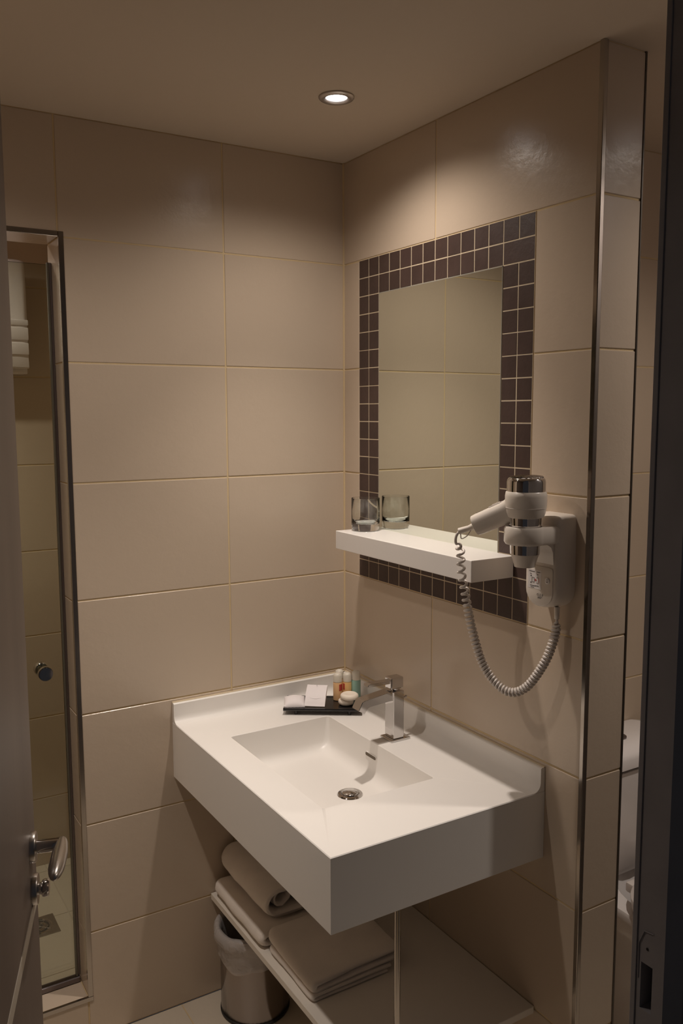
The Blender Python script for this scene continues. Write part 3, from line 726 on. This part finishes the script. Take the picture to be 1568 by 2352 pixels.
for k in range(4):
    b2 = B((-.007+k*.004, -.0075, .001), (-.0045+k*.004, .0075, .0030), .0005, 1); b2.transform(mat_h); obj('switch_ridge', b2, M_PLASTIC, hdl)
mat_p = mat_h.copy(); mat_p.translation = HP(.72, 0, .0002)
b2 = bmesh.new()
for x, y, w, h in ((-.022, -.001, .003, .0006), (-.02, .003, .0006, .003), (-.006, .004, .0045, .0007), (-.004, -.002, .001, .005), (.001, .001, .003, .0007), (.006, .004, .001, .006), (.010, .003, .001, .006), (.008, -.002, .004, .0007), (.002, -.004, .0007, .004)):
    box(b2, (x-w/2, y-h/2, -.0006), (x+w/2, y+h/2, .0002))
b2.transform(mat_p); obj('handle_print', b2, M_PRINT, hdl)
h2 = h1+hv*.034+Vector((-.002, 0, 0.002))
obj('strain_relief', tube(bmesh.new(), [h1-hv*.002, h1+hv*.012, h2], lambda t: .0075-.0012*math.sin(t*math.pi)-.0005*t, 16), M_PLASTIC, hdl, smooth=True)
bm = tube(bmesh.new(), catmull([h2-hv*.004+Vector((0, 0, -.005)), h2-hv*.006+Vector((0, 0, -.018)), h1+hv*.016+Vector((0, 0, -.015)), h1+hv*.006+Vector((0, 0, -.006))], 6), .0013, 6); obj('hanging_loop', bm, M_PLASTIC, hdl, smooth=True)
# coiled cord
hc = [h2-hv*.006, h2+hv*.006+Vector((0, 0, -.006)), h2+hv*.008+Vector((0, -.0, -.022)), Vector((-.160, -.740, 1.380)),
      Vector((-.155, -.739, 1.330)), Vector((-.140, -.735, 1.278)), Vector((-.120, -.738, 1.190)), Vector((-.105, -.765, 1.110)), Vector((-.085, -.812, 1.069)), Vector((-.063, -.848, 1.082)),
      Vector((-.045, -.882, 1.140)), Vector((-.033, -.896, 1.190)), Vector((-.027, -.8985, 1.222)), Vector((-.026, HY-.022, 1.245))]
cl = catmull(hc, 40); S = [0]
for a, b in zip(cl, cl[1:]): S.append(S[-1]+(b-a).length)
TOT = S[-1]
def at(s):
    lo, hi = 0, len(S)-1
    while hi-lo > 1:
        m_ = (lo+hi)//2
        if S[m_] <= s: lo = m_
        else: hi = m_
    f = (s-S[lo])/max(1e-9, S[hi]-S[lo]); return cl[lo].lerp(cl[hi], f)
pts = []; ph = 0.0; s = 0.0; a_ = None
cs0, cs1 = .050, TOT-.022
def pitch(s):
    u = (s-cs0)/(cs1-cs0)
    return .0185 if u < .15 else (.0185-(u-.15)/.13*.0080 if u < .28 else max(.0078, .0105-(u-.28)*.012))
NS = 16
while s < TOT:
    p = at(s); t = (at(min(TOT, s+.003))-at(max(0, s-.003))).normalized()
    if a_ is None: a_ = t.orthogonal().normalized()
    a_ = (a_-t*a_.dot(t)).normalized(); b_ = t.cross(a_)
    k = max(0, min(1, (s-cs0+.012)/.012, (cs1+.012-s)/.012))
    r = .0074*k
    pts.append(p+a_*r*math.cos(ph)+b_*r*math.sin(ph))
    if s < cs0-.012 or s > cs1+.012: s += .004
    else: s += pitch(s)/NS; ph += 2*math.pi/NS
cdm = tag(obj('coiled_cord', tube(bmesh.new(), pts, .0031, 7), M_CORD, None, smooth=True, angle=80), 'coiled ivory cord hanging from the hair dryer in a loop', 'cord')

# ================================================================== low shelf, post, towels, bin
tag(obj('low_shelf', B((-.455, -.835, .290), (-.002, -.003, .308), .001, 1), M_BOARD), 'flat pale shelf board below the washbasin', 'shelf')
po = thing('support_post', 'slim steel post between low shelf and washbasin', 'post', (-.357, -.79, .308))
bm = lathe(bmesh.new(), [(.0068, .312), (.0068, SBZ)], (-.357, -.79, 0), 20); obj('tube', bm, M_TRIM, po, smooth=True)
obj('foot_flange', lathe(bmesh.new(), [(.014, .308), (.014, .311), (.009, .313)], (-.357, -.79, 0), 24), M_TRIM, po, smooth=True)

ZS = .308
def towel(name, label, path, ht, y0, y1, wob, seed, taper=None, group='towels on the low shelf', n=34, extra=None):
    cx = sum(p[0] for p in path)/len(path); o = thing(name, label, 'towel', (cx, (y0+y1)/2, min(p[1] for p in path)-ht), group=group)
    bm = ribbon(path, ht, lambda u, v, s: (u, s, v), [y0+(y1-y0)*i/n for i in range(n+1)], wob=wob, ws=12, seed=seed, taper=taper, endround=.55)
    obj('folded_cloth', bm, M_TOWEL, o, smooth=True, angle=80)
    if extra: extra(o)
def U(x0, x1, zc, hgap, n=10, m=7, x1b=None):
    """a U fold closed at x0, open at x1"""
    x1b = x1b or x1
    top = [(x1+(x0+hgap-x1)*i/m, zc+hgap) for i in range(m)]
    bot = [(x0+hgap+(x1b-x0-hgap)*i/m, zc-hgap) for i in range(1, m+1)]
    return top+arc(x0+hgap, zc, hgap, 90, 270, n)+bot
def drop(z0, k):   # near end lies flatter
    return lambda u, v, t: (u, z0+(v-z0)*(1-k*t))
# right pile: two towels, each folded once, closed edge to the front
towel('folded_towel', 'lower folded towel of the nearer pile on the low shelf', U(-.432, -.215, ZS+.0140, .0068, x1b=-.225), .0058, -.338, -.560, .0024, 3.1, drop(ZS, .25))
towel('folded_towel', 'upper folded towel of the nearer pile on the low shelf', U(-.430, -.190, ZS+.0500, .0118, x1b=-.205), .0100, -.335, -.556, .0030, 5.7, lambda u, v, t: (u+.004*t, ZS+(v-ZS)*(1-.25*t)-.008*t*max(0, min(1, (-.3-u)/.12))))
# left pile
towel('folded_towel', 'lower folded towel of the pile against the tiled wall', U(-.443, -.18, ZS+.0275, .0135, x1b=-.19), .0115, -.020, -.322, .0026, 8.2, drop(ZS, .10))
def inner(o):
    p = [(-.20, ZS+.123), (-.30, ZS+.125), (-.365, ZS+.122)]+arc(-.375, ZS+.102, .020, 90, 235, 7)+[(-.372, ZS+.083), (-.352, ZS+.098)]+arc(-.338, ZS+.098, .013, 180, 20, 7)+[(-.322, ZS+.086), (-.300, ZS+.080), (-.286, ZS+.097), (-.270, ZS+.108), (-.25, ZS+.092), (-.20, ZS+.086)]
    bm = ribbon(p, .0052, lambda u, v, s: (u, s, v), [-.02-.266*i/20 for i in range(21)], wob=.002, ws=16, seed=2.2)
    obj('inner_fold', bm, M_TOWEL, o, smooth=True, angle=80)
zc = ZS+.1005
big = [(-.16, zc+.037), (-.22, zc+.040), (-.30, zc+.040), (-.37, zc+.036)]+arc(-.385, zc+.002, .0365, 75, 270, 14, .0345)[1:]+[(-.36, zc-.034), (-.30, zc-.036), (-.22, zc-.037), (-.16, zc-.037)]
towel('folded_towel', 'thick rolled bath towel on top of the pile against the wall', big, .0085, -.016, -.296, .0034, 11.4, drop(ZS+.05, .06), extra=inner)

# bin
bcx, bcy = -.372, -.112
bn = thing('waste_bin', 'round steel waste bin with plastic liner below the shelf', 'bin', (bcx, bcy, 0))
obj('bin_wall', lathe(bmesh.new(), [(.0945, .008), (.0960, .010), (.0960, .236), (.0975, .241), (.0975, .247), (.0945, .247), (.0940, .012)], (bcx, bcy, 0), 56), M_BIN, bn, smooth=True)
obj('base_ring', lathe(bmesh.new(), [(.096, 0), (.0978, .002), (.0978, .008), (.094, .011)], (bcx, bcy, 0), 48), M_BINBASE, bn, smooth=True)
bm = bmesh.new(); rings = []
prof = [(.075, .11), (.086, .19), (.0915, .243), (.0975, .255), (.1065, .255), (.1125, .245), (.1130, .230), (.1085, .216), (.1030, .207), (.1045, .196), (.1005, .187), (.1025, .177), (.0990, .168)]
for i, (r, z) in enumerate(prof):
    ring = []
    for k in range(72):
        a = 2*math.pi*k/72
        q = Vector((math.cos(a)*3, math.sin(a)*3, z*22))
        d = noise.noise(q)*.0035*(1 if 2 < i else .8)+noise.noise(q*2.6)*.0016
        dz_ = noise.noise(Vector((math.cos(a)*2.3, math.sin(a)*2.3, 5)))*.006*(1 if i > 2 else .3)
        if i >= 11: dz_ -= .022*max(0, math.cos(a-math.radians(215)))**14
        ring.append((bcx+(r+max(d, -.001))*math.cos(a), min(bcy+(r+max(d, -.001))*math.sin(a), -.0035), z+dz_))
    rings.append(ring)
loft(bm, rings, cap=False); obj('liner_bag', bm, M_LINER, bn, smooth=True, angle=180)

# ================================================================== toilet
tcx = .50
to = thing('toilet', 'white toilet with cistern, half hidden behind the partition', 'toilet', (tcx, -.85, 0))
def ell(cx, cy, rx, ryf, ryb, z, n=32, sq=2.3):
    pts = []
    for k in range(n):
        a = 2*math.pi*k/n; c, s = math.cos(a), math.sin(a)
        x = math.copysign(abs(c)**(2/sq), c)*rx; y = math.copysign(abs(s)**(2/sq), s)*(ryb if s > 0 else ryf)
        pts.append((cx+x, cy+y, z))
    return pts
bm = loft(bmesh.new(), [ell(tcx, -.80, .105, .16, .20, 0), ell(tcx, -.80, .10, .15, .20, .05), ell(tcx, -.80, .095, .15, .22, .18), ell(tcx, -.82, .12, .22, .25, .27), ell(tcx, -.84, .165, .29, .29, .345), ell(tcx, -.845, .178, .315, .305, .375), ell(tcx, -.845, .180, .32, .31, .412), ell(tcx, -.845, .174, .314, .305, .420), ell(tcx, -.86, .13, .25, .19, .419), ell(tcx, -.86, .10, .18, .15, .33), ell(tcx, -.84, .05, .08, .08, .25)])
obj('bowl', bm, M_CERAMIC, to, smooth=True, angle=50)
obj('seat', loft(bmesh.new(), [ell(tcx, -.90, .174, .262, .13, .421), ell(tcx, -.90, .182, .27, .135, .426), ell(tcx, -.90, .182, .27, .135, .434), ell(tcx, -.90, .176, .264, .13, .439)]), M_SEAT, to, smooth=True, angle=50)
obj('seat_lid', loft(bmesh.new(), [ell(tcx, -.90, .176, .264, .132, .440), ell(tcx, -.90, .185, .272, .138, .444), ell(tcx, -.90, .185, .272, .138, .456), ell(tcx, -.90, .172, .256, .126, .465)]), M_SEAT, to, smooth=True, angle=50)
for sx in (-1, 1): obj('hinge', B((tcx+sx*.075-.02, -.775, .420), (tcx+sx*.075+.02, -.745, .447), .006, 2), M_SEAT, to, smooth=True)
def rr3(x0, x1, y0, y1, r, z): return [(p[0], p[1], z) for p in rrect(x0, x1, y0, y1, r, 5)]
bm = loft(bmesh.new(), [rr3(tcx-.165, tcx+.165, -.690, YN-.004, .03, .426), rr3(tcx-.172, tcx+.172, -.700, YN-.004, .032, .45), rr3(tcx-.182, tcx+.182, -.708, YN-.004, .034, .722)])
obj('cistern', bm, M_CERAMIC, to, smooth=True, angle=50)
bm = loft(bmesh.new(), [rr3(tcx-.180, tcx+.180, -.705, YN-.003, .034, .728), rr3(tcx-.190, tcx+.190, -.716, YN-.003, .036, .734), rr3(tcx-.190, tcx+.190, -.716, YN-.003, .036, .760), rr3(tcx-.182, tcx+.182, -.708, YN-.004, .034, .774), rr3(tcx-.15, tcx+.15, -.67, YN-.02, .03, .783)])
cl_ = obj('cistern_lid', bm, M_CERAMIC, to, smooth=True, angle=50)
obj('gap_shade', B((tcx-.172, -.698, .7205), (tcx+.172, YN-.004, .7295)), M_DARKTRIM, to)  # dark strip painting the shaded gap between cistern and lid
obj('flush_button', lathe(bmesh.new(), [(.021, .780), (.021, .787), (.018, .789), (.001, .789)], (tcx, -.628, 0), 28), M_RAIL, cl_, smooth=True)

# ================================================================== downlights
def downlight(key, x, y, label):
    d = thing('ceiling_downlight', label, 'ceiling lamp', (x, y, H), group='recessed ceiling downlights')
    obj('bezel', lathe(bmesh.new(), [(.0405, 0), (.0405, -.003), (.038, -.0055), (.030, -.0065), (.0255, -.0045), (.0235, -.0015), (.0235, 0)], (x, y, H), 48), M_RING, d, smooth=True)
    obj('lens', lathe(bmesh.new(), [(.0235, -.0010), (.018, -.0035), (.001, -.0045)], (x, y, H), 40), M_LENS, d, smooth=True)
    for w, size, blend in ((LAMP_W[key][0], 150, .85), (LAMP_W[key][1], 82, 1.0)):
        ld = bpy.data.lights.new('downlight_lamp', 'SPOT'); ld.energy = w; ld.color = LAMP_COL
        ld.spot_size = math.radians(size); ld.spot_blend = blend; ld.shadow_soft_size = 0.022
        lo = bpy.data.objects.new('downlight_lamp', ld); COL.objects.link(lo); lo.parent = d; lo.location = (0, 0, -.012)
downlight('basin', -.285, -.435, 'round recessed ceiling lamp glowing above the washbasin')
downlight('toilet', .515, -1.338, 'recessed ceiling lamp over the toilet side, out of view')
downlight('entry', -1.13, -.55, 'recessed ceiling lamp just inside the door, out of view')
downlight('shower', -1.15, .50, 'recessed ceiling lamp inside the shower')
